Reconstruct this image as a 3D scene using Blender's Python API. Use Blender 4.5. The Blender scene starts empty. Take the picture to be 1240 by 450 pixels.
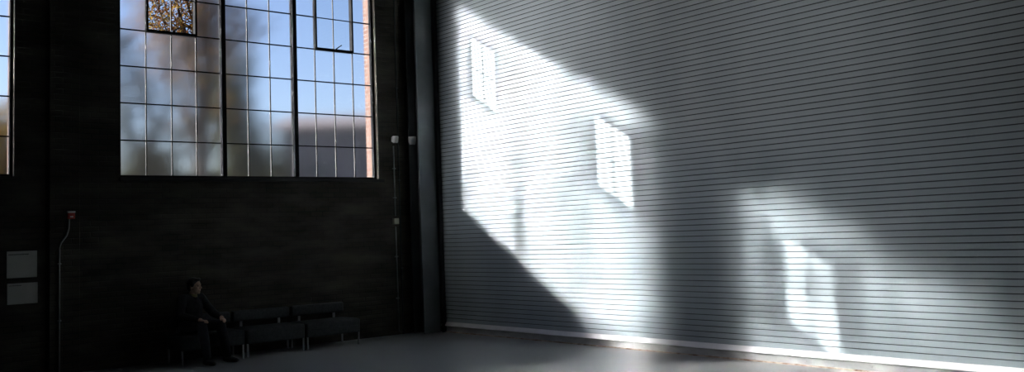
import bpy, bmesh, math, random
from mathutils import Matrix, Vector, noise
random.seed(7)
S = bpy.context.scene
C = S.collection
PI = math.pi

# ------------------------------------------------------------------ helpers
def link(o, parent=None):
    C.objects.link(o)
    if parent is not None:
        o.parent = parent
    return o

def tag(o, label=None, cat=None, group=None, kind=None):
    if label: o['label'] = label
    if cat: o['category'] = cat
    if group: o['group'] = group
    if kind: o['kind'] = kind
    return o

def empty(name, loc, rz=0.0):
    o = bpy.data.objects.new(name, None)
    o.empty_display_size = 0.1
    o.location = loc
    o.rotation_euler = (0, 0, rz)
    return link(o)

class MB:
    """collects shapes for ONE mesh object"""
    def __init__(self):
        self.bm = bmesh.new()
    def box(self, a, b, bevel=0.0, seg=2, mi=0):
        r = bmesh.ops.create_cube(self.bm, size=1.0)
        vs = r['verts']
        c = [(a[i] + b[i]) / 2 for i in range(3)]
        s = [abs(b[i] - a[i]) for i in range(3)]
        for v in vs:
            v.co = Vector((c[0] + v.co.x * s[0], c[1] + v.co.y * s[1], c[2] + v.co.z * s[2]))
        fs = set(f for v in vs for f in v.link_faces)
        for f in fs: f.material_index = mi
        if bevel > 0:
            es = list(set(e for v in vs for e in v.link_edges))
            r = bmesh.ops.bevel(self.bm, geom=es, offset=bevel, segments=seg, affect='EDGES', profile=0.5)
            for f in r['faces']: f.material_index = mi
        return self
    def tube(self, pts, rad, n=10, mi=0, cap=True):
        pts = [Vector(p) for p in pts]
        rad = rad if isinstance(rad, (list, tuple)) else [rad] * len(pts)
        rings = []
        prev = None
        for i, p in enumerate(pts):
            if i == 0: d = pts[1] - pts[0]
            elif i == len(pts) - 1: d = pts[-1] - pts[-2]
            else: d = (pts[i + 1] - p).normalized() + (p - pts[i - 1]).normalized()
            d.normalize()
            if prev is None:
                u = d.orthogonal().normalized()
            else:
                u = (prev - d * prev.dot(d)).normalized()
            prev = u
            w = d.cross(u)
            rings.append([self.bm.verts.new(p + (u * math.cos(2 * PI * k / n) + w * math.sin(2 * PI * k / n)) * rad[i]) for k in range(n)])
        for r0, r1 in zip(rings, rings[1:]):
            for k in range(n):
                f = self.bm.faces.new((r0[k], r0[(k + 1) % n], r1[(k + 1) % n], r1[k]))
                f.smooth = True; f.material_index = mi
        if cap:
            self.bm.faces.new(rings[0][::-1]).material_index = mi
            self.bm.faces.new(rings[-1]).material_index = mi
        return self
    def extrude_profile(self, prof, p0, p1, axis='y', mi=0, close=True):
        """prof: list of (u, z); swept from p0 to p1 along y (u = x) or x (u = y)"""
        def P(t, u, z): return (u, t, z) if axis == 'y' else (t, u, z)
        A = [self.bm.verts.new(P(p0, u, z)) for u, z in prof]
        B = [self.bm.verts.new(P(p1, u, z)) for u, z in prof]
        n = len(prof)
        for i in range(n if close else n - 1):
            j = (i + 1) % n
            self.bm.faces.new((A[i], A[j], B[j], B[i])).material_index = mi
        if close:
            self.bm.faces.new(A[::-1]).material_index = mi
            self.bm.faces.new(B).material_index = mi
        return self
    def cone(self, c, r0, r1, h, axis=(0, 0, 1), n=20, mi=0):
        a = Vector(axis).normalized()
        return self.tube([Vector(c), Vector(c) + a * h], [r0, r1], n=n, mi=mi)
    def build(self, name, mats, parent=None, smooth=False, recalc=True):
        if recalc:
            bmesh.ops.recalc_face_normals(self.bm, faces=self.bm.faces[:])
        me = bpy.data.meshes.new(name)
        self.bm.to_mesh(me); self.bm.free()
        for m in (mats if isinstance(mats, (list, tuple)) else [mats]):
            me.materials.append(m)
        if smooth:
            for p in me.polygons: p.use_smooth = True
        return link(bpy.data.objects.new(name, me), parent)

IOR_A, ROUGH_A = .9835, .655
IOR_B, ROUGH_B, MIX_B = 1.0165, .655, .5
IOR_W, ROUGH_W, MIX_W = .90, .85, .02

# ------------------------------------------------------------------ materials
def new_mat(name):
    m = bpy.data.materials.new(name)
    m.use_nodes = True
    nt = m.node_tree
    return m, nt, nt.nodes['Principled BSDF']

def N(nt, kind, **kw):
    n = nt.nodes.new(kind)
    for k, v in kw.items():
        if k in n.inputs.keys() if isinstance(k, str) else False:
            n.inputs[k].default_value = v
        else:
            setattr(n, k, v)
    return n

def noisy(name, c0, c1, scale=4.0, rough=0.6, bump=0.0, bscale=None, spec=0.5, stretch=(1, 1, 1), metallic=0.0, detail=6.0, lo=.35, hi=.65, coat=0.0):
    m, nt, b = new_mat(name)
    L = nt.links
    tc = N(nt, 'ShaderNodeTexCoord')
    mp = N(nt, 'ShaderNodeMapping'); mp.inputs['Scale'].default_value = stretch
    L.new(tc.outputs['Object'], mp.inputs['Vector'])
    no = N(nt, 'ShaderNodeTexNoise'); no.inputs['Scale'].default_value = scale; no.inputs['Detail'].default_value = detail
    L.new(mp.outputs['Vector'], no.inputs['Vector'])
    cr = N(nt, 'ShaderNodeValToRGB')
    cr.color_ramp.elements[0].position = lo; cr.color_ramp.elements[0].color = (*c0, 1)
    cr.color_ramp.elements[1].position = hi; cr.color_ramp.elements[1].color = (*c1, 1)
    L.new(no.outputs['Fac'], cr.inputs['Fac'])
    L.new(cr.outputs['Color'], b.inputs['Base Color'])
    b.inputs['Roughness'].default_value = rough
    b.inputs['Specular IOR Level'].default_value = spec
    b.inputs['Metallic'].default_value = metallic
    b.inputs['Coat Weight'].default_value = coat; b.inputs['Coat Roughness'].default_value = .36; b.inputs['Coat IOR'].default_value = 1.6
    if bump > 0:
        n2 = N(nt, 'ShaderNodeTexNoise'); n2.inputs['Scale'].default_value = bscale or scale * 4; n2.inputs['Detail'].default_value = 4
        L.new(mp.outputs['Vector'], n2.inputs['Vector'])
        bp = N(nt, 'ShaderNodeBump'); bp.inputs['Strength'].default_value = bump; bp.inputs['Distance'].default_value = 0.01
        L.new(n2.outputs['Fac'], bp.inputs['Height'])
        L.new(bp.outputs['Normal'], b.inputs['Normal'])
    return m

def brick(name, c1, c2, mortar, rough=0.85, patch=None, bump=0.6, sc=1.0):
    """brickwork laid in the x-z plane (walls facing y) or y-z plane (reveals)"""
    m, nt, b = new_mat(name)
    L = nt.links
    geo = N(nt, 'ShaderNodeNewGeometry')
    sp = N(nt, 'ShaderNodeSeparateXYZ'); L.new(geo.outputs['Position'], sp.inputs[0])
    ad = N(nt, 'ShaderNodeMath', operation='ADD'); L.new(sp.outputs['X'], ad.inputs[0]); L.new(sp.outputs['Y'], ad.inputs[1])
    cb = N(nt, 'ShaderNodeCombineXYZ'); L.new(ad.outputs[0], cb.inputs['X']); L.new(sp.outputs['Z'], cb.inputs['Y'])
    bt = N(nt, 'ShaderNodeTexBrick')
    bt.inputs['Color1'].default_value = (*c1, 1); bt.inputs['Color2'].default_value = (*c2, 1); bt.inputs['Mortar'].default_value = (*mortar, 1)
    bt.inputs['Scale'].default_value = 1.0
    bt.inputs['Brick Width'].default_value = 0.215 * sc; bt.inputs['Row Height'].default_value = 0.075 * sc; bt.inputs['Mortar Size'].default_value = 0.008
    bt.inputs['Mortar Smooth'].default_value = 0.3
    L.new(cb.outputs[0], bt.inputs['Vector'])
    col = bt.outputs['Color']
    no = N(nt, 'ShaderNodeTexNoise'); no.inputs['Scale'].default_value = 2.2; no.inputs['Detail'].default_value = 7
    mp = N(nt, 'ShaderNodeMapping'); mp.inputs['Scale'].default_value = (0.5, 0.5, 1.6)
    L.new(geo.outputs['Position'], mp.inputs['Vector']); L.new(mp.outputs[0], no.inputs['Vector'])
    if patch:
        cr = N(nt, 'ShaderNodeValToRGB')
        cr.color_ramp.elements[0].position = .42; cr.color_ramp.elements[1].position = .68
        L.new(no.outputs['Fac'], cr.inputs['Fac'])
        mx = N(nt, 'ShaderNodeMix', data_type='RGBA')
        L.new(cr.outputs['Color'], mx.inputs[0]); L.new(col, mx.inputs[6]); mx.inputs[7].default_value = (*patch, 1)
        col = mx.outputs[2]
    L.new(col, b.inputs['Base Color'])
    b.inputs['Roughness'].default_value = rough
    b.inputs['Specular IOR Level'].default_value = 0.2
    bp = N(nt, 'ShaderNodeBump'); bp.inputs['Strength'].default_value = bump; bp.inputs['Distance'].default_value = 0.008; bp.invert = True
    L.new(bt.outputs['Fac'], bp.inputs['Height'])
    L.new(bp.outputs['Normal'], b.inputs['Normal'])
    return m

M = {}
M['shutter'] = noisy('shutter_paint', (.265, .310, .328), (.315, .358, .375), scale=1.6, rough=.55, spec=.25, stretch=(1, 1.0, .35))
M['groove_shade'] = noisy('groove_shade', (.035, .04, .043), (.05, .055, .058), scale=5, rough=.8, spec=.2)  # dark grey standing in for the shade between slats
M['bar'] = noisy('bar_paint', (.76, .76, .75), (.82, .82, .81), scale=6, rough=.4, spec=.5)
M['base'] = noisy('base_paint', (.26, .265, .265), (.36, .365, .36), scale=7, rough=.6, spec=.25, stretch=(1, .6, 1.5))
M['rust'] = noisy('rust_dirt', (.16, .09, .05), (.50, .42, .34), scale=9, rough=.8)
M['rail'] = noisy('rail_paint', (.05, .055, .06), (.08, .085, .09), scale=5, rough=.6, spec=.2)
M['column'] = noisy('column_paint', (.14, .15, .155), (.18, .19, .195), scale=3, rough=.5, spec=.4)
M['steel_dark'] = noisy('dark_steel', (.012, .012, .013), (.02, .02, .021), scale=8, rough=.8, spec=.04)
M['putty'] = noisy('pale_glazing_bar', (.055, .053, .051), (.085, .082, .079), scale=12, rough=.7, spec=.2)
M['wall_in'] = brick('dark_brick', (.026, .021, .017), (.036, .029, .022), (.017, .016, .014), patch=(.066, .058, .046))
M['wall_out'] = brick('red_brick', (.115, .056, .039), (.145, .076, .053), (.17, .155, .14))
M['dark_wall'] = noisy('dark_plaster', (.03, .03, .03), (.045, .044, .042), scale=2, rough=.9, spec=.1)
M['ceiling'] = noisy('dark_boards', (.035, .034, .033), (.05, .049, .047), scale=2, rough=.9, spec=.1, stretch=(.3, 3, 1))
M['sign'] = noisy('sign_board', (.42, .41, .38), (.47, .46, .43), scale=5, rough=.6)
M['ink'] = noisy('ink', (.03, .03, .03), (.05, .05, .05), scale=9, rough=.7)
M['red'] = noisy('red_enamel', (.40, .03, .02), (.48, .05, .03), scale=8, rough=.4)
M['pipe'] = noisy('galvanised', (.20, .20, .20), (.30, .30, .30), scale=9, rough=.45, metallic=.3)
M['box'] = noisy('ivory_plastic', (.50, .48, .36), (.55, .53, .40), scale=5, rough=.5)
M['white'] = noisy('white_plastic', (.68, .68, .66), (.74, .74, .72), scale=6, rough=.45)
M['sofa'] = noisy('grey_upholstery', (.040, .042, .044), (.055, .057, .060), scale=30, rough=.9, bump=.15, bscale=300, spec=.15)
M['sofa_leg'] = noisy('sofa_steel', (.25, .25, .26), (.32, .32, .33), scale=9, rough=.4, metallic=.6)
M['bark'] = noisy('bark', (.035, .026, .020), (.075, .058, .045), scale=6, rough=.9, bump=.6, stretch=(1, 1, .25))

def floor_mat():
    m, nt, b = new_mat('worn_concrete'); L = nt.links
    tc = N(nt, 'ShaderNodeTexCoord')
    n1 = N(nt, 'ShaderNodeTexNoise'); n1.inputs['Scale'].default_value = .9; n1.inputs['Detail'].default_value = 8; n1.inputs['Roughness'].default_value = .62
    L.new(tc.outputs['Object'], n1.inputs['Vector'])
    cr = N(nt, 'ShaderNodeValToRGB')
    cr.color_ramp.elements[0].position = .25; cr.color_ramp.elements[0].color = (.29, .292, .292, 1)
    cr.color_ramp.elements[1].position = .75; cr.color_ramp.elements[1].color = (.37, .37, .363, 1)
    L.new(n1.outputs['Fac'], cr.inputs['Fac'])
    n2 = N(nt, 'ShaderNodeTexNoise'); n2.inputs['Scale'].default_value = 2.4; n2.inputs['Detail'].default_value = 5
    L.new(tc.outputs['Object'], n2.inputs['Vector'])
    c2 = N(nt, 'ShaderNodeValToRGB'); c2.color_ramp.elements[0].position = .55; c2.color_ramp.elements[1].position = .75
    L.new(n2.outputs['Fac'], c2.inputs['Fac'])
    mx = N(nt, 'ShaderNodeMix', data_type='RGBA'); L.new(c2.outputs['Color'], mx.inputs[0]); L.new(cr.outputs['Color'], mx.inputs[6]); mx.inputs[7].default_value = (.35, .33, .30, 1)
    L.new(mx.outputs[2], b.inputs['Base Color'])
    mr = N(nt, 'ShaderNodeMapRange'); mr.inputs['To Min'].default_value = .25; mr.inputs['To Max'].default_value = .33
    L.new(n1.outputs['Fac'], mr.inputs['Value']); L.new(mr.outputs[0], b.inputs['Roughness'])
    b.inputs['Specular IOR Level'].default_value = .6
    bp = N(nt, 'ShaderNodeBump'); bp.inputs['Strength'].default_value = .02; bp.inputs['Distance'].default_value = .01
    L.new(n2.outputs['Fac'], bp.inputs['Height']); L.new(bp.outputs['Normal'], b.inputs['Normal'])
    return m
M['floor'] = floor_mat()

def frosted():
    """ground inner face of a pane: a wide soft refraction lobe"""
    m = bpy.data.materials.new('frosted_glass'); m.use_nodes = True
    nt = m.node_tree; nt.nodes.clear(); L = nt.links
    out = N(nt, 'ShaderNodeOutputMaterial')
    def refr(ior, rough):
        r = N(nt, 'ShaderNodeBsdfRefraction'); r.distribution = 'BECKMANN'
        r.inputs['Roughness'].default_value = rough; r.inputs['IOR'].default_value = ior; r.inputs['Color'].default_value = (.95, .955, .96, 1)
        return r
    r1 = refr(IOR_A, ROUGH_A); r2 = refr(IOR_B, ROUGH_B)
    m1 = N(nt, 'ShaderNodeMixShader'); m1.inputs[0].default_value = MIX_B
    L.new(r1.outputs[0], m1.inputs[1]); L.new(r2.outputs[0], m1.inputs[2])
    rw = refr(IOR_W, ROUGH_W); rw.distribution = 'GGX'
    mw = N(nt, 'ShaderNodeMixShader'); mw.inputs[0].default_value = MIX_W
    L.new(m1.outputs[0], mw.inputs[1]); L.new(rw.outputs[0], mw.inputs[2])
    gl = N(nt, 'ShaderNodeBsdfGlossy'); gl.inputs['Roughness'].default_value = .4; gl.inputs['Color'].default_value = (.9, .9, .9, 1)
    mx = N(nt, 'ShaderNodeMixShader'); mx.inputs[0].default_value = .03
    L.new(mw.outputs[0], mx.inputs[1]); L.new(gl.outputs[0], mx.inputs[2]); L.new(mx.outputs[0], out.inputs[0])
    return m
def clear():
    m = bpy.data.materials.new('clear_glass'); m.use_nodes = True
    nt = m.node_tree; nt.nodes.clear(); L = nt.links
    out = N(nt, 'ShaderNodeOutputMaterial')
    t = N(nt, 'ShaderNodeBsdfTransparent'); t.inputs['Color'].default_value = (.97, .98, .98, 1)
    gl = N(nt, 'ShaderNodeBsdfGlossy'); gl.inputs['Roughness'].default_value = .02
    mx = N(nt, 'ShaderNodeMixShader'); mx.inputs[0].default_value = .04
    L.new(t.outputs[0], mx.inputs[1]); L.new(gl.outputs[0], mx.inputs[2]); L.new(mx.outputs[0], out.inputs[0])
    return m
def clear_face():
    m = bpy.data.materials.new('polished_glass_face'); m.use_nodes = True
    nt = m.node_tree; nt.nodes.clear()
    out = N(nt, 'ShaderNodeOutputMaterial'); t = N(nt, 'ShaderNodeBsdfTransparent'); t.inputs['Color'].default_value = (.98, .985, .985, 1)
    nt.links.new(t.outputs[0], out.inputs[0])
    return m
M['clear_face'] = clear_face()
M['frosted'] = frosted(); M['clear'] = clear()

def leaf_mat(name, cols):
    m, nt, b = new_mat(name); L = nt.links
    oi = N(nt, 'ShaderNodeNewGeometry')
    cr = N(nt, 'ShaderNodeValToRGB'); cr.color_ramp.interpolation = 'LINEAR'
    els = cr.color_ramp.elements
    while len(els) < len(cols): els.new(.5)
    for i, c in enumerate(cols):
        els[i].position = i / (len(cols) - 1); els[i].color = (c[0] * .62, c[1] * .62, c[2] * .62, 1)
    L.new(oi.outputs['Random Per Island'], cr.inputs['Fac'])
    cols = None; df = N(nt, 'ShaderNodeBsdfDiffuse'); tr = N(nt, 'ShaderNodeBsdfTranslucent'); mx = N(nt, 'ShaderNodeMixShader'); mx.inputs[0].default_value = .45
    L.new(cr.outputs['Color'], df.inputs['Color']); L.new(cr.outputs['Color'], tr.inputs['Color'])
    L.new(df.outputs[0], mx.inputs[1]); L.new(tr.outputs[0], mx.inputs[2])
    L.new(mx.outputs[0], nt.nodes['Material Output'].inputs[0])
    return m
M['leaf_autumn'] = leaf_mat('autumn_leaves', [(.08, .045, .03), (.16, .07, .035), (.26, .11, .035), (.34, .22, .05), (.09, .075, .04)])
M['leaf_olive'] = leaf_mat('olive_leaves', [(.04, .05, .02), (.09, .09, .03), (.14, .12, .04), (.07, .08, .03)])
M['leaf_yellow'] = leaf_mat('yellow_leaves', [(.22, .16, .03), (.40, .26, .04), (.30, .14, .03), (.16, .14, .04)])
M['leaf_grey'] = leaf_mat('grey_leaves', [(.07, .075, .06), (.11, .11, .085), (.14, .125, .08), (.09, .095, .08)])
M['render'] = noisy('far_render', (.115, .10, .10), (.145, .128, .126), scale=.6, rough=.9)
M['far_roof'] = noisy('far_roof', (.10, .08, .08), (.13, .10, .10), scale=1, rough=.9)
M['far_glass'] = noisy('far_glass', (.03, .035, .04), (.05, .055, .06), scale=1, rough=.2)
M['ground'] = noisy('yard_ground', (.12, .122, .125), (.17, .172, .175), scale=.5, rough=.4, spec=1.0, coat=0.0)

# ------------------------------------------------------------------ dimensions (metres; camera stands over the origin)
XR = 9.53            # face of the roller shutter
YI, YO = 13.62, 14.0  # inner and outer face of the window wall
YG = 13.75           # glass
SILL, ROW = 2.63, 0.5365
NROW = 7
HEAD = SILL + NROW * ROW
WIN = [(4.29, 8.535), (-1.305, 2.94)]
ZC = 8.2

def struct(o):
    o['kind'] = 'structure'; return o

# ------------------------------------------------------------------ shell
struct(MB().box((-8.2, -6.2, -.2), (9.9, YO, 0)).build('floor', M['floor']))
struct(MB().box((-8.2, -6.2, ZC), (9.9, YO, ZC + .2)).build('ceiling', M['ceiling']))
b = MB()
def wall_piece(x0, x1, z0, z1):
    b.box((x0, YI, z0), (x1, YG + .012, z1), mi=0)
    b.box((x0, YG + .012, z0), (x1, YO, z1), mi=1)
wall_piece(-8, 9.9, 0, SILL)
wall_piece(-8, 9.9, HEAD, ZC)
for x0, x1 in ((-8, WIN[1][0]), (WIN[1][1], WIN[0][0]), (WIN[0][1], 9.9)):
    wall_piece(x0, x1, SILL, HEAD)
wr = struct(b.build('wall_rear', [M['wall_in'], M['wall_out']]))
struct(MB().box((XR + .07, -6, 0), (9.9, YI, ZC)).build('wall_right', M['dark_wall']))
struct(MB().box((-8.2, -6, 0), (-8, YI, ZC)).build('wall_left', M['dark_wall']))
struct(MB().box((-8, -6.2, 0), (9.6, -6, ZC)).build('wall_front', M['dark_wall']))

# ------------------------------------------------------------------ steel windows
def window(n, x0, x1, cols):
    root = empty('window_%d' % n, (0, 0, 0)); struct(root)
    y0, y1 = YG - .045, YG + .03
    fw = .035
    f = MB()
    f.box((x0, y0, SILL), (x0 + fw, y1, HEAD)); f.box((x1 - fw, y0, SILL), (x1, y1, HEAD))
    f.box((x0 + fw, y0, SILL), (x1 - fw, y1, SILL + fw)); f.box((x0 + fw, y0, HEAD - fw), (x1 - fw, y1, HEAD))
    f.build('window_frame', M['steel_dark'], root)
    W = x1 - x0
    s = [x0, x0 + 1.56, x0 + 2.76, x1]          # three lights: four, three and four panes wide
    for k in (1, 2):
        m = MB(); m.box((s[k] - .035, YG - .075, SILL + fw), (s[k] + .035, YG + .04, HEAD - fw), bevel=.004, seg=1)
        m.build('mullion', M['steel_dark'], root)
    edges = []                                   # pane edges, per light
    for k, nc in enumerate((4, 3, 4)):
        a = s[k] + (.035 if k else fw); c = s[k + 1] - (.035 if k < 2 else fw)
        edges.append([a + (c - a) * i / nc for i in range(nc + 1)])
    rows = [SILL + ROW * i for i in range(NROW + 1)]
    rows[0] += fw; rows[-1] -= fw
    bars = MB(); glass = MB()
    for k, e in enumerate(edges):
        vent = k in (0, 2)
        for i in range(1, len(e) - 1):
            spans = [(rows[0], rows[-1])]
            if vent and i == 2: spans = [(rows[0], rows[4] - .02), (rows[6] + .02, rows[-1])]
            if vent and i in (1, 3): spans = [(rows[0], rows[4]), (rows[6], rows[-1])]
            for z0, z1 in spans:
                bars.box((e[i] - .007, YG - .014, z0), (e[i] + .007, YG + .010, z1), mi=1)
        for j in range(1, NROW):
            spans = [(e[0], e[-1])]
            if vent and j == 5: spans = [(e[0], e[1]), (e[3], e[4])]
            for a, c in spans:
                bars.box((a, YG - .014, rows[j] - .0085), (c, YG + .009, rows[j] + .0085), mi=0)
        for i in range(len(e) - 1):
            for j in range(NROW):
                if vent and j in (4, 5) and i in (1, 2): continue
                glass.box((e[i] - .001, YG - .003, rows[j] - .001), (e[i + 1] + .001, YG + .003, rows[j + 1] + .001))
    bars.build('glazing_bars', [M['steel_dark'], M['putty']], root)
    gp = glass.build('frosted_panes', [M['frosted'], M['clear_face']], root)
    for p in gp.data.polygons:                   # the inner face of every pane is ground, the others are polished
        p.material_index = 0 if p.normal.y < -.9 else 1
    for k in (0, 2):
        e = edges[k]
        vx0, vx1, vz0, vz1 = e[1] - .004, e[3] + .004, rows[4] - .012, rows[6] + .012
        v = MB(); w = .030
        ya, yb = YG - .055, YG + .03
        v.box((vx0, ya, vz0), (vx0 + w, yb, vz1)); v.box((vx1 - w, ya, vz0), (vx1, yb, vz1))
        v.box((vx0 + w, ya, vz0), (vx1 - w, yb, vz0 + w + .008)); v.box((vx0 + w, ya, vz1 - w), (vx1 - w, yb, vz1))
        sash = v.build('vent_sash', M['steel_dark'], root)
        cb = MB(); cb.box((e[2] - .007, YG - .010, vz0 + w), (e[2] + .007, YG + .006, vz1 - w), mi=1)
        cb.box((vx0 + w, YG - .009, rows[5] - .007), (vx1 - w, YG + .005, rows[5] + .007), mi=0)
        cb.build('glazing_bars', [M['steel_dark'], M['putty']], sash)
        g = MB(); g.box((vx0 + w - .005, YG - .002, vz0 + w - .005), (vx1 - w + .005, YG + .002, vz1 - w + .005))
        tag(g.build('clear_pane', M['clear'], sash), 'clear glass of the opening vent')
        h = MB(); hx = (e[1] + e[3]) / 2 - .015
        h.box((hx - .025, ya - .012, vz0 + .004), (hx + .025, ya, vz0 + .034), bevel=.003, seg=1)
        h.tube([(hx, ya - .014, vz0 + .018), (hx + .02, ya - .045, vz0 + .035), (hx + .07, ya - .055, vz0 + .075), (hx + .11, ya - .055, vz0 + .10)], [.011, .010, .008, .009], n=8)
        h.build('handle', M['steel_dark'], sash)
    return root
window(1, *WIN[0], None)
window(2, *WIN[1], None)
# inner sills
for n, (x0, x1) in enumerate(WIN):
    struct(MB().box((x0 - .02, YI - .05, SILL - .055), (x1 + .08, YG - .046, SILL - .002), bevel=.006).build('sill_%d' % (n + 1), M['dark_wall']))

# ------------------------------------------------------------------ corner column, pilaster
b = MB()
b.box((9.117, 13.25, 0), (9.45, 13.272, ZC)); b.box((9.117, 13.55, 0), (9.45, 13.572, ZC)); b.box((9.275, 13.272, 0), (9.292, 13.55, ZC))
struct(b.build('column_1', M['column']))
b = MB()
b.box((3.36, 13.56, 0), (3.74, YI, ZC), bevel=.006, seg=1)
struct(b.build('column_2', M['wall_in']))

# ------------------------------------------------------------------ roller shutter
shutter = empty('roller_shutter', (XR, 7.3, 0))
tag(shutter, 'huge grey steel roller shutter of narrow horizontal slats, striped by sunlight', 'roller shutter')
def place(o):            # children carry world coordinates; cancel the parent's offset
    o.matrix_parent_inverse = Matrix.Translation(o.parent.location).inverted() if o.parent else Matrix()
    return o
PITCH, Z0, ZT, YA, YB = .0705, .165, 6.9, 1.0, 13.30
bm = bmesh.new()
z = Z0
ny = 10
rows_v = []
while z < ZT:
    dx = random.uniform(-.0005, .0005); tilt = random.uniform(-.0006, .0006)
    prof = [(XR + .008, z), (XR + .008, z + .007), (XR + dx + .0005 - tilt, z + .0085), (XR + dx - .0012 - tilt * .5, z + .030), (XR + dx + tilt, z + .0655), (XR + .004, z + PITCH - .001)]
    for x, zz in prof:
        rows_v.append([bm.verts.new((x + .0004 * noise.noise((k * 1.7, zz * 9, 3.1)), YA + (YB - YA) * k / ny, zz)) for k in range(ny + 1)])
    z += PITCH
for q, (r0, r1) in enumerate(zip(rows_v, rows_v[1:])):
    for k in range(ny):
        bm.faces.new((r0[k], r1[k], r1[k + 1], r0[k + 1])).material_index = 1 if q % 6 in (0, 1, 5) else 0   # joint faces coloured dark for the shade in the gap
back = [[bm.verts.new((XR + .03, r[k].co.y, r[k].co.z)) for k in range(ny + 1)] for r in (rows_v[0], rows_v[-1])]
for k in range(ny):
    bm.faces.new((back[0][k], back[1][k], back[1][k + 1], back[0][k + 1]))
mbt = MB(); mbt.bm.free(); mbt.bm = bm
place(mbt.build('curtain', [M['shutter'], M['groove_shade']], shutter, recalc=False))
b = MB()
b.extrude_profile([(XR + .02, .100), (XR - .030, .104), (XR - .034, .110), (XR - .032, .118), (XR + .002, .172), (XR + .02, .172)], YA, YB)
place(b.build('bottom_bar', M['bar'], shutter))
b = MB(); b.box((XR, YA, .012), (XR + .02, YB, .101))
yy = YB - .5
while yy > YA + .2:
    b.tube([(XR + .001, yy, .055 + random.uniform(-.01, .01)), (XR - .006, yy, .055)], .007, n=8); yy -= .82
place(b.build('kick_plate', M['base'], shutter))
b = MB(); b.extrude_profile([(XR - .028, 0), (XR + .02, 0), (XR + .02, .012), (XR - .014, .014), (XR - .026, .006)], YA, YB)
place(tag(b.build('threshold_strip', M['rust'], shutter), 'rusty dirt-caked floor strip'))
b = MB()
b.box((9.47, 13.19, 0), (9.60, 13.205, 6.95)); b.box((9.47, 13.345, 0), (9.60, 13.36, 6.95)); b.box((9.565, 13.205, 0), (9.60, 13.345, 6.95))
b.box((9.47, 13.205, 0), (9.482, 13.24, 6.95)); b.box((9.47, 13.32, 0), (9.482, 13.345, 6.95))
place(b.build('guide_rail', M['rail'], shutter))

# ------------------------------------------------------------------ small wall fittings
def sign(x0, x1, z0, z1, label, lines):
    b = MB(); b.box((x0, YI - .012, z0), (x1, YI - .001, z1), bevel=.002, seg=1)
    o = tag(b.build('wall_sign', M['sign']), label, 'sign', 'pair of grey wall placards')
    t = MB()
    for (lx, lw, lz, lh) in lines:
        x = lx
        while x < lx + lw - .004:
            w = random.uniform(.006, .014); t.box((x, YI - .0128, lz), (min(x + w, lx + lw), YI - .0119, lz + lh)); x += w + .004
    t.build('caption', M['ink'], o)
sign(2.86, 3.22, 1.305, 1.650, 'upper and taller grey placard on the dark brick pier', [(2.88, .24, 1.60, .014)])
sign(2.868, 3.228, .965, 1.235, 'lower and shorter grey placard on the dark brick pier', [(2.885, .15, 1.20, .010)])

al = empty('alarm_pull_station', (3.62, 13.56, 2.10))
tag(al, 'small red alarm box with a pale top, on the brick pilaster', 'alarm')
b = MB(); b.box((3.575, 13.505, 2.055), (3.665, 13.56, 2.135), bevel=.006); place(b.build('housing', M['red'], al))
b = MB(); b.box((3.572, 13.502, 2.136), (3.668, 13.56, 2.158), bevel=.004); place(tag(b.build('top_cap', M['white'], al), 'pale top cap'))
b = MB(); b.box((3.60, 13.495, 2.075), (3.64, 13.506, 2.093), bevel=.003); place(b.build('pull_handle', M['white'], al))
b = MB()
b.tube([(3.60, 13.545, 2.05), (3.595, 13.545, 1.93), (3.57, 13.545, 1.84), (3.50, 13.545, 1.74), (3.478, 13.545, 1.67), (3.478, 13.545, 1.2), (3.478, 13.545, .03)], .0105, n=10)
for zz in (1.45, .7): b.box((3.455, 13.535, zz), (3.501, 13.559, zz + .022), bevel=.003, seg=1)
tag(b.build('conduit_pipe', M['pipe'], None), 'thin bent conduit running down from the red alarm box', 'conduit')

b = MB(); b.tube([(8.83, YI - .016, 3.20), (8.83, YI - .016, 2.0)], .011, n=10); b.tube([(8.83, YI - .016, 1.82), (8.84, YI - .016, .05)], .011, n=10)
for zz in (2.8, 2.3, 1.3, .6): b.box((8.80, YI - .028, zz), (8.86, YI - .001, zz + .02), bevel=.003, seg=1)
tag(b.build('conduit_pipe', M['pipe']), 'long straight conduit running through the ivory junction box', 'conduit')
b = MB(); b.tube([(8.93, YI - .013, ZC), (8.93, YI - .013, 0)], .009, n=8)
for zz in (4.2, 2.6, 1.1): b.box((8.905, YI - .024, zz), (8.955, YI - .001, zz + .02), bevel=.003, seg=1)
tag(b.build('conduit_pipe', M['rail']), 'thin dark conduit rising to the ceiling beside the corner column', 'conduit')
jb = MB(); jb.box((8.775, YI - .06, 1.86), (8.875, YI - .001, 1.96), bevel=.006)
jb = tag(jb.build('junction_box', M['box']), 'ivory junction box on the dark wall below the detectors', 'junction box')
b = MB(); b.box((8.782, YI - .066, 1.867), (8.868, YI - .0605, 1.953), bevel=.002, seg=1); b.build('cover_plate', M['box'], jb)

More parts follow.
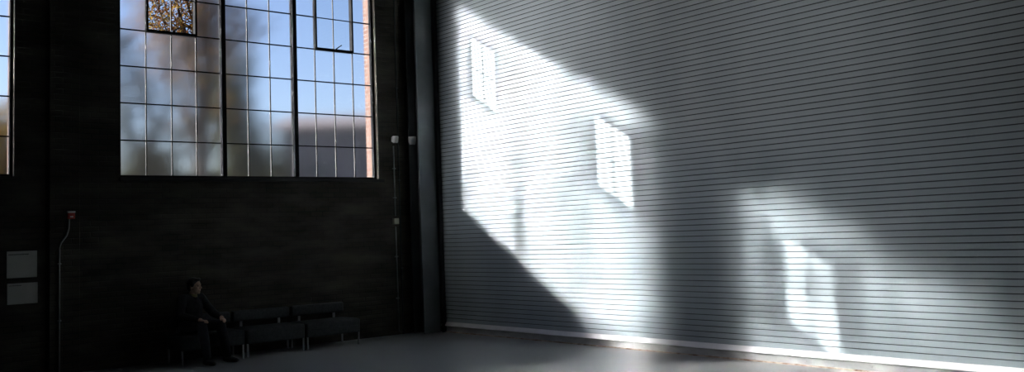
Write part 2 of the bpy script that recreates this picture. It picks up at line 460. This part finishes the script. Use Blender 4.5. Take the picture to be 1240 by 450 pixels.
def detector(x, z, s, label, rz):
    o = empty('wall_detector', (x, YI, z), rz); tag(o, label, 'detector', 'detectors beside the window')
    b = MB(); b.box((-.03 * s, -.02, -.035 * s), (.03 * s, -.001, .06 * s), bevel=.004); b.build('bracket', M['white'], o)
    b = MB()
    prof = [(.0, .07), (.062, .07), (.066, .055), (.060, -.02), (.050, -.055), (.044, -.062), (0, -.062)]
    n = 20; c = Vector((0, -.085, 0)); rings = []
    for r, zz in prof:
        rings.append([b.bm.verts.new(c + Vector((r * s * math.cos(2 * PI * k / n), r * s * math.sin(2 * PI * k / n), zz * s))) for k in range(n)] if r > 0 else [b.bm.verts.new(c + Vector((0, 0, zz * s)))])
    for r0, r1 in zip(rings, rings[1:]):
        for k in range(n):
            a0 = r0[k % len(r0)]; a1 = r0[(k + 1) % len(r0)]; b0 = r1[k % len(r1)]; b1 = r1[(k + 1) % len(r1)]
            vs = []
            for v in (a0, a1, b1, b0):
                if v not in vs: vs.append(v)
            b.bm.faces.new(vs).smooth = True
    b.build('housing', M['white'], o)
    b = MB(); b.tube([(0, -.085, -.060 * s), (0, -.085, -.072 * s)], [.036 * s, .030 * s], n=16); b.build('lens', M['ink'], o)
detector(8.825, 3.30, .85, 'smaller white detector on top of the straight conduit', 0)
detector(9.175, 3.29, 1.05, 'larger white detector beside the corner column', 0)

# ------------------------------------------------------------------ sofa modules
def sofa(x, label, src=None):
    if src is None:
        r = empty('lounge_seat', (x, 0, 0))
        b = MB(); b.box((.015, 12.95, .19), (.935, 13.53, .405), bevel=.028, seg=3); s = b.build('seat', M['sofa'], r, smooth=True)
        b = MB(); b.tube([(.03, 12.952, .30), (.92, 12.952, .30)], .004, n=6); b.build('piping', M['sofa'], s)
        b = MB(); b.box((.02, 13.44, .485), (.93, 13.54, .645), bevel=.03, seg=3); b.build('backrest', M['sofa'], r, smooth=True)
        for xx in (.17, .78):
            b = MB(); b.box((xx - .02, 13.50, .36), (xx + .02, 13.52, .52), bevel=.003, seg=1); b.build('back_support', M['sofa_leg'], r)
        for xx in (.035, .915):
            for yy in (12.985, 13.495):
                b = MB(); b.box((xx - .012, yy - .012, 0), (xx + .012, yy + .012, .20), bevel=.002, seg=1); b.build('leg', M['sofa_leg'], r)
    else:
        r = src.copy(); C.objects.link(r); r.location = (x, 0, 0)
        for ch in list(src.children):
            c = ch.copy(); C.objects.link(c); c.parent = r
            for g in ch.children:
                d = g.copy(); C.objects.link(d); d.parent = c
    tag(r, label, 'seat', 'row of low lounge seats under the window')
    return r
s0 = sofa(4.87, 'grey upholstered lounge seat with the person sitting on it')
sofa(5.82, 'grey upholstered lounge seat, middle one of the row, empty', s0)
sofa(6.77, 'grey upholstered lounge seat at the shutter end of the row, empty', s0)

# ------------------------------------------------------------------ the seated person
def blob(shapes, name, mat, parent, voxel=.008, smooth=4, sub=0):
    """overlapping tapered limbs and balls fused into one continuous skin"""
    b = MB()
    for s in shapes:
        if s[0] == 't':                       # limb: list of (point, radius)
            pts = [Vector(p) for p, r in s[1]]; rad = [r for p, r in s[1]]
            P, Rr = [], []
            for i in range(len(pts) - 1):     # smooth in-between rings
                for k in range(4):
                    t = k / 4; P.append(pts[i].lerp(pts[i + 1], t)); Rr.append(rad[i] * (1 - t) + rad[i + 1] * t)
            P.append(pts[-1]); Rr.append(rad[-1])
            b.tube(P, Rr, n=14)
            for p, r in ((P[0], Rr[0]), (P[-1], Rr[-1])):
                bmesh.ops.create_icosphere(b.bm, subdivisions=2, radius=r * .99, matrix=Matrix.Translation(p))
            for p, r in zip(pts[1:-1], rad[1:-1]):
                bmesh.ops.create_icosphere(b.bm, subdivisions=2, radius=r, matrix=Matrix.Translation(p))
        else:                                 # ball: centre, radii, heading
            c, r, rz = s[1], s[2], s[3]
            bmesh.ops.create_icosphere(b.bm, subdivisions=3, radius=1.0, matrix=Matrix.Translation(Vector(c)) @ Matrix.Rotation(rz, 4, 'Z') @ Matrix.Diagonal((*r, 1)))
    o = b.build(name, mat)
    m = o.modifiers.new('fuse', 'REMESH'); m.mode = 'VOXEL'; m.voxel_size = voxel
    m = o.modifiers.new('soften', 'SMOOTH'); m.factor = .5; m.iterations = smooth
    bpy.context.view_layer.update()
    me = bpy.data.meshes.new_from_object(o.evaluated_get(bpy.context.evaluated_depsgraph_get()))
    me.name = name
    o.modifiers.clear(); o.data = me
    me.materials.clear(); me.materials.append(mat)
    for p in me.polygons: p.use_smooth = True
    if parent is not None: o.parent = parent
    return o
M['skin'] = noisy('skin', (.40, .25, .18), (.46, .30, .22), scale=20, rough=.55, spec=.3)
M['hair'] = noisy('dark_hair', (.012, .009, .007), (.025, .018, .013), scale=40, rough=.5, stretch=(1, 1, .2))
M['jacket'] = noisy('black_cloth', (.012, .012, .014), (.022, .022, .025), scale=25, rough=.85, spec=.15)
M['shirt'] = noisy('khaki_cloth', (.20, .17, .08), (.25, .21, .11), scale=25, rough=.85, spec=.1)
M['trousers'] = noisy('dark_trousers', (.012, .013, .018), (.020, .021, .028), scale=25, rough=.85, spec=.15)
M['shoe'] = noisy('dark_leather', (.02, .018, .016), (.035, .03, .026), scale=12, rough=.4)
M['eye'] = noisy('eye_dark', (.02, .015, .01), (.03, .02, .015), scale=12, rough=.2)
HD = math.atan2(.87, .50) - PI            # heading of the face: towards the camera, turned to the shutter
F = Vector((.62, -.785, 0)); Lf = Vector((.785, .62, 0)); U = Vector((0, 0, 1))
hc = Vector((5.185, 13.235, 1.055))       # middle of the head
RZ = math.atan2(F.y, F.x)
def hp(f, l, u): return hc + F * f + Lf * l + U * u
def hand(wrist, fwd, side, up, thumb):
    """palm, four unequal bent fingers and a thumb leaving the side of the palm"""
    w = Vector(wrist); f = Vector(fwd).normalized(); s = Vector(side).normalized(); u = Vector(up).normalized()
    sh = [('t', [(w, .027), (w + f * .035, .031)])]
    for k in range(4):
        a = w + s * (-.024 + .016 * k); sh.append(('t', [(a + f * .02, .013), (a + f * .085 + s * (-.006 + .004 * k), .0105)]))
    ln = [.062, .074, .069, .054] if thumb < 0 else [.054, .069, .074, .062]
    for k in range(4):
        a = w + s * (-.030 + .020 * k) + f * .085; d = f + s * (-.10 + .066 * k)
        p1 = a + d * ln[k] * .45 + u * .004; p2 = p1 + (d * .85 - u * .5) * ln[k] * .33; p3 = p2 + (d * .55 - u * .85) * ln[k] * .27
        sh.append(('t', [(a, .0098), (p1, .0092), (p2, .0086), (p3, .0074)]))
    t0 = w + f * .03 + s * .026 * thumb
    sh.append(('t', [(t0, .014), (t0 + (f * .6 + s * thumb * .9).normalized() * .036 - u * .006, .0112), (t0 + (f * .95 + s * thumb * .55).normalized() * .064 - u * .016, .0088)]))
    return sh
lw, rw_ = (5.455, 12.965, .612), (5.10, 12.885, .606)
hipL, hipR = Vector((5.215, 13.32, .498)), Vector((5.045, 13.225, .498))
kneL, kneR = Vector((5.42, 12.905, .515)), Vector((5.115, 12.80, .515))
ankL, ankR = Vector((5.475, 12.80, .085)), Vector((5.15, 12.72, .085))
shL, shR = Vector((5.315, 13.375, .885)), Vector((4.985, 13.19, .885))
elL, elR = Vector((5.445, 13.215, .665)), Vector((4.895, 13.035, .675))
body = [('t', [((5.13, 13.275, .52), .108), ((5.14, 13.285, .66), .11), ((5.15, 13.285, .80), .12), ((5.16, 13.27, .87), .085)]),
        ('t', [((5.16, 13.275, .86), .062), ((5.172, 13.255, .96), .052), (hc - U * .05 - F * .01, .055)]),
        ('t', [(shL, .056), (elL, .042), (lw, .026)]), ('t', [(shR, .056), (elR, .042), (rw_, .026)]),
        ('t', [((5.15, 13.285, .84), .085), (shL, .06)]), ('t', [((5.15, 13.285, .84), .085), (shR, .06)]),
        ('t', [(hipL, .08), (kneL, .056), (kneL.lerp(ankL, .3), .052), (ankL, .036)]), ('t', [(hipR, .08), (kneR, .056), (kneR.lerp(ankR, .3), .052), (ankR, .036)]),
        # head: skull, jaw, chin, cheeks, brow, nose, lips, ears
        ('b', hp(-.012, 0, .030), (.094, .076, .088), RZ), ('b', hp(.022, 0, -.025), (.066, .060, .085), RZ), ('b', hp(.060, 0, -.088), (.024, .024, .020), RZ),
        ('b', hp(.058, .034, -.020), (.024, .022, .026), RZ), ('b', hp(.058, -.034, -.020), (.024, .022, .026), RZ), ('b', hp(.072, 0, .028), (.016, .048, .012), RZ),
        ('t', [(hp(.082, 0, .015), .009), (hp(.102, 0, -.022), .0125)]), ('b', hp(.094, .010, -.026), (.010, .009, .008), RZ), ('b', hp(.094, -.010, -.026), (.010, .009, .008), RZ),
        ('b', hp(.078, 0, -.052), (.014, .024, .0065), RZ), ('b', hp(.076, 0, -.063), (.014, .021, .0070), RZ),
        ('b', hp(-.012, .076, -.005), (.020, .009, .032), RZ), ('b', hp(-.012, -.076, -.005), (.020, .009, .032), RZ)]
body += hand(lw, (kneL + Vector((.03, -.09, .055))) - Vector(lw), Lf, U, -1)
body += hand(rw_, (.12, -.22, -.03), Lf, U, 1)
person = blob(body, 'person', M['skin'], None, voxel=.0055, smooth=3)
tag(person, 'person in dark jacket and trousers seated on the lounge seat, one hand on knee', 'person')
def eye_pair():
    for l in (.031, -.031):
        b = MB(); bmesh.ops.create_icosphere(b.bm, subdivisions=2, radius=.0085, matrix=Matrix.Translation(hp(.0725, l, .006)))
        b.build('eye', M['eye'], person, smooth=True)
eye_pair()
blob([('b', hp(-.024, 0, .046), (.098, .084, .086), RZ), ('b', hp(-.060, 0, .0), (.056, .078, .078), RZ), ('b', hp(.052, 0, .098), (.036, .058, .024), RZ),
      ('b', hp(.006, .076, .030), (.030, .012, .040), RZ), ('b', hp(.006, -.076, .030), (.030, .012, .040), RZ)], 'hair', M['hair'], person, voxel=.006, smooth=3)
# shirt collar showing at the neck
blob([('t', [((5.163, 13.27, .875), .076), ((5.170, 13.26, .925), .063)])], 'shirt_collar', M['shirt'], person, voxel=.006, smooth=2)
jk = [('t', [((5.13, 13.275, .545), .135), ((5.135, 13.28, .60), .140), ((5.15, 13.288, .78), .145), ((5.158, 13.278, .85), .105)]),
      ('t', [((5.10, 13.26, .62), .125), ((5.10, 13.258, .78), .125)]), ('t', [((5.19, 13.31, .62), .125), ((5.20, 13.315, .78), .125)]),
      ('t', [((5.155, 13.285, .845), .10), (shL, .078)]), ('t', [((5.155, 13.285, .845), .10), (shR, .078)]),
      ('t', [(shL, .076), (shL.lerp(elL, .5), .064), (elL, .060), (elL.lerp(Vector(lw), .55), .050), (elL.lerp(Vector(lw), .93), .041)]),
      ('t', [(shR, .076), (shR.lerp(elR, .5), .064), (elR, .060), (elR.lerp(Vector(rw_), .55), .050), (elR.lerp(Vector(rw_), .93), .041)])]
blob(jk, 'jacket', M['jacket'], person, voxel=.009, smooth=4)
tr = [('t', [((5.13, 13.28, .525), .125), ((5.13, 13.27, .52), .11)]),
      ('t', [(hipL, .098), (hipL.lerp(kneL, .5), .088), (kneL, .075), (kneL.lerp(ankL, .35), .067), (ankL + U * .02, .056)]),
      ('t', [(hipR, .098), (hipR.lerp(kneR, .5), .088), (kneR, .075), (kneR.lerp(ankR, .35), .067), (ankR + U * .02, .056)])]
blob(tr, 'trousers', M['trousers'], person, voxel=.009, smooth=4)
for a, d in ((ankL, Vector((.42, -.9, 0)).normalized()), (ankR, Vector((.18, -.98, 0)).normalized())):
    g = Vector((a.x, a.y, 0))
    blob([('t', [(g - d * .045 + U * .038, .036), (g + d * .03 + U * .040, .038), (g + d * .10 + U * .034, .038), (g + d * .165 + U * .030, .028)]),
          ('t', [(g + U * .04, .042), (g + U * .10, .044)])], 'shoe', M['shoe'], person, voxel=.006, smooth=3)

# ------------------------------------------------------------------ outside: yard, trees, far building
struct(MB().box((-60, YO + .3, -.3), (90, 140, -.1)).build('ground', M['ground']))

def tree(name, loc, height, crown, nleaf, leaf, mat, label, seed, trunk_r=.18, group=None):
    rnd = random.Random(seed)
    root = empty(name, loc); tag(root, label, 'tree', group)
    tb = MB()
    top = height * .8
    def jit(s): return Vector((rnd.uniform(-s, s), rnd.uniform(-s, s), rnd.uniform(-s, s)))
    trunk = [Vector((0, 0, -.15)), Vector((.05, 0, height * .2)), Vector((-.08, .1, height * .4)), Vector((.1, .05, height * .6)), Vector((.05, 0, top))]
    tb.tube(trunk, [trunk_r * 1.3, trunk_r, trunk_r * .8, trunk_r * .5, trunk_r * .15], n=9)
    tips = []
    for i in range(34):
        t = rnd.uniform(.3, .98); idx = t * 4; k = min(int(idx), 3); p = trunk[k].lerp(trunk[k + 1], idx - k)
        c = rnd.choice(crown); ctr, rad = Vector(c[:3]), c[3]
        q = ctr + Vector((rnd.gauss(0, 1), rnd.gauss(0, 1), rnd.gauss(0, .8))).normalized() * rad * rnd.uniform(.4, .95)
        mid = p.lerp(q, .5) + jit(.25) + Vector((0, 0, .15))
        tb.tube([p, mid, q], [trunk_r * .28, trunk_r * .15, .008], n=6); tips += [mid, q]
        for _ in range(3):
            q2 = mid.lerp(q, rnd.uniform(.2, .9)); q3 = q2 + jit(.7)
            tb.tube([q2, q3], [.012, .004], n=5); tips.append(q3)
    tb.build('trunk', M['bark'], root)
    me_v, me_f = [], []
    for i in range(nleaf):
        if rnd.random() < .62:
            p = rnd.choice(tips) + Vector((rnd.gauss(0, .28), rnd.gauss(0, .28), rnd.gauss(0, .25)))
        else:
            c = rnd.choice(crown); p = Vector(c[:3]) + Vector((rnd.gauss(0, 1), rnd.gauss(0, 1), rnd.gauss(0, 1))).normalized() * c[3] * rnd.uniform(.3, 1.0) ** .6
        u = Vector((rnd.gauss(0, 1), rnd.gauss(0, 1), rnd.gauss(0, 1))).normalized(); w = u.orthogonal().normalized(); s = leaf * rnd.uniform(.6, 1.25)
        n = u.cross(w)
        k = len(me_v)
        me_v += [p - u * s, p + w * s * .5 + n * s * .1, p + u * s, p - w * s * .5 + n * s * .1]
        me_f += [(k, k + 1, k + 2), (k, k + 2, k + 3)]
    me = bpy.data.meshes.new('foliage'); me.from_pydata(me_v, [], me_f); me.materials.append(mat)
    fo = link(bpy.data.objects.new('foliage', me), root)
    return root
tree('autumn_tree', (9.7, 24.0, -.1), 10.5, [(-.75, 0, 8.2, 1.35), (.6, 0, 7.5, 1.0), (-.2, .5, 9.6, 1.4)], 8000, .065, M['leaf_autumn'], 'autumn tree with orange brown leaves seen through the clear vent', 3)
tree('olive_tree', (16.6, 38.0, -.1), 10, [(-.1, 0, 9.0, 1.2), (-.1, 0, 7.4, 1.2), (.2, 0, 5.6, 1.2), (1.6, 0, 4.6, 1.3)], 12000, .10, M['leaf_olive'], 'dark olive tree seen as a soft blur behind the middle panes', 5)
tree('sparse_tree', (12.4, 36.0, -.1), 10, [(-1.4, 0, 7.6, 1.6), (1.0, 0, 8.2, 1.6), (-1.2, 0, 5.4, 1.6), (1.2, 0, 5.2, 1.6), (.3, 0, 9.8, 1.4), (-1.6, .3, 9.4, 1.1)], 9000, .085, M['leaf_grey'], 'thin grey green tree, a pale blur behind the panes under the autumn leaves', 11)
tree('yellow_tree', (6.1, 30.0, -.1), 7, [(0, 0, 5.0, 1.3), (.5, 0, 3.6, 1.3), (-.4, 0, 3.4, 1.2)], 9000, .09, M['leaf_yellow'], 'yellow orange tree blurred behind the window at the left edge', 8)
tree('tall_tree', (-13.0, 28.3, -.1), 15.5, [(-1.6, 0, 11.6, 1.8), (.6, 0, 11.3, 1.9), (1.6, 0, 13.2, 1.8), (-.6, 0, 13.6, 1.9), (-.2, 0, 15.0, 1.3), (3.2, 0, 11.2, 1.4), (-3.0, 0, 12.6, 1.5)], 3100, .105, M['leaf_autumn'], 'tall thin autumn tree outside whose leaves dapple the light on the shutter', 21, trunk_r=.22)

def hedge(name, p0, p1, h, d, nleaf, leaf, mat, label, seed):
    rnd = random.Random(seed); root = empty(name, (p0[0], p0[1], -.15)); tag(root, label, 'hedge')
    V = Vector((p1[0] - p0[0], p1[1] - p0[1], 0))
    tb = MB()
    for i in range(14):
        p = V * ((i + .5) / 14); tb.tube([p, p + Vector((.1, 0, h * .4)), p + Vector((-.1, .1, h * .75))], [.12, .08, .02], n=6)
    tb.build('trunk', M['bark'], root)
    v, f = [], []
    for i in range(nleaf):
        t = rnd.random(); top = h * (.82 + .22 * noise.noise((t * 9.0, seed, 0)))
        p = V * t + Vector((rnd.uniform(-.3, .3), rnd.uniform(-d, d), top * rnd.random() ** .7))
        u = Vector((rnd.gauss(0, 1), rnd.gauss(0, 1), rnd.gauss(0, 1))).normalized(); w = u.orthogonal().normalized(); s_ = leaf * rnd.uniform(.6, 1.3)
        k = len(v); v += [p - u * s_, p + w * s_ * .6, p + u * s_, p - w * s_ * .6]; f += [(k, k + 1, k + 2), (k, k + 2, k + 3)]
    me = bpy.data.meshes.new('foliage'); me.from_pydata(v, [], f); me.materials.append(mat)
    link(bpy.data.objects.new('foliage', me), root)
hedge('hedge', (5, 45), (22.3, 45), 6.6, .8, 14000, .26, M['leaf_olive'], 'tall olive hedge, a soft dull band low behind the panes', 4)

bd = empty('distant_building', (24.2, 49.1, 0), math.radians(-37))
tag(bd, 'low grey brown building blurred behind the right hand panes', 'building')
b = MB(); b.box((0, 0, -.2), (22, 8, 8.0)); b.build('wall_block', M['render'], bd)
b = MB(); b.extrude_profile([(-.5, 8.0), (8.5, 8.0), (4, 9.2)], -.4, 22.4, axis='x'); b.build('roof', M['far_roof'], bd)
for i in range(6):
    for j in range(2):
        x = 1.5 + i * 3.4; zz = 1.2 + j * 3.2
        b = MB(); b.box((x, -.07, zz), (x + 1.3, .02, zz + 1.7)); w = b.build('window', M['far_roof'], bd)
        b = MB(); b.box((x + .1, -.10, zz + .1), (x + 1.2, -.05, zz + 1.6)); b.build('pane', M['far_glass'], w)

# ------------------------------------------------------------------ light
VEIL, SKY_FILL_R = 330.0, 10
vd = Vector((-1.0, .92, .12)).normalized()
sd = Vector((1.0, -1.04, -.615)).normalized()
sun = bpy.data.lights.new('sun', 'SUN'); sun.energy = 23.0; sun.angle = math.radians(.53); sun.color = (1.0, .985, .975)
so = bpy.data.objects.new('sun', sun); C.objects.link(so); so.location = (-10, 30, 20)
so.rotation_euler = sd.to_track_quat('-Z', 'Y').to_euler()
W = bpy.data.worlds.new('sky'); S.world = W; W.use_nodes = True
nt = W.node_tree
sky = nt.nodes.new('ShaderNodeTexSky'); sky.sky_type = 'NISHITA'; sky.sun_disc = False
sky.sun_elevation = math.radians(23); sky.sun_rotation = math.atan2(-sd.x, -sd.y)
sky.air_density = 1.0; sky.dust_density = 0.5; sky.ozone_density = 1.5
bg = nt.nodes['Background']; bg.inputs['Strength'].default_value = .17
tint = nt.nodes.new('ShaderNodeMix'); tint.data_type = 'RGBA'; tint.blend_type = 'MULTIPLY'; tint.inputs[0].default_value = 1.0
nt.links.new(sky.outputs[0], tint.inputs[6]); tint.inputs[7].default_value = (.98, .98, 1.18, 1)
# unseen cloud-like glow added low under the sun to lift the upper shutter
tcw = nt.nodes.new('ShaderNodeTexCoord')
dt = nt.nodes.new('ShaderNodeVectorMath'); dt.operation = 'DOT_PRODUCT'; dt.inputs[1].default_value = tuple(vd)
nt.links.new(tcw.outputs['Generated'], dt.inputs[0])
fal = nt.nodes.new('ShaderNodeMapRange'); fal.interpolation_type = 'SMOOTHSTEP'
fal.inputs['From Min'].default_value = math.cos(math.radians(SKY_FILL_R)); fal.inputs['From Max'].default_value = math.cos(math.radians(3))
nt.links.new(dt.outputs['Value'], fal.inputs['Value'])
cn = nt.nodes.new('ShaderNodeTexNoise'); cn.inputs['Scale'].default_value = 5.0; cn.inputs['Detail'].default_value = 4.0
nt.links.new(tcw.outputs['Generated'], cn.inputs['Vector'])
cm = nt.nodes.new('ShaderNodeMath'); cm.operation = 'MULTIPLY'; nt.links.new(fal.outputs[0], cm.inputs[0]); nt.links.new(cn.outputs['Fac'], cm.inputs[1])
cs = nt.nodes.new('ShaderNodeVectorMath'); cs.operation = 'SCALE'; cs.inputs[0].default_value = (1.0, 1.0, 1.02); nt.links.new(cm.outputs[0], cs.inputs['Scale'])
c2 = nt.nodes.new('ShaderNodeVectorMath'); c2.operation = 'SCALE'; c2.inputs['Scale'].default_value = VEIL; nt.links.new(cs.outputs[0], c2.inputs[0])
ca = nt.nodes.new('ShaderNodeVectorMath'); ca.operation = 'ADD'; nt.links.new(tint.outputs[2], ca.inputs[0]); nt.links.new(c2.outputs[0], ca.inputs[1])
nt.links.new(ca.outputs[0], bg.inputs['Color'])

# ------------------------------------------------------------------ camera
R = [[0.76548109, 0.02427411, 0.64300037], [-0.64229488, 0.08889201, 0.76128543], [-0.03867807, -0.99574544, 0.08363628]]
cam = bpy.data.cameras.new('camera'); co = bpy.data.objects.new('camera', cam); C.objects.link(co)
co.matrix_world = Matrix(((R[0][0], -R[0][1], -R[0][2], 0), (R[1][0], -R[1][1], -R[1][2], 0), (R[2][0], -R[2][1], -R[2][2], 1.65), (0, 0, 0, 1)))
cam.sensor_width = 36; cam.lens = 1139.033 / 1240 * 36; cam.shift_y = -40 / 1240
cam.clip_end = 500
S.camera = co

S.cycles.blur_glossy = 0.0
S.cycles.sample_clamp_indirect = 0.0
S.cycles.max_bounces = 12; S.cycles.transmission_bounces = 8; S.cycles.transparent_max_bounces = 16
S.cycles.use_denoising = True; S.cycles.use_adaptive_sampling = False
S.cycles.use_guiding = True; S.cycles.guiding_training_samples = 64
vs = S.view_settings
vs.view_transform = 'Standard'; vs.look = 'None'; vs.gamma = 1.0; vs.use_curve_mapping = False
vs.exposure = 0.0
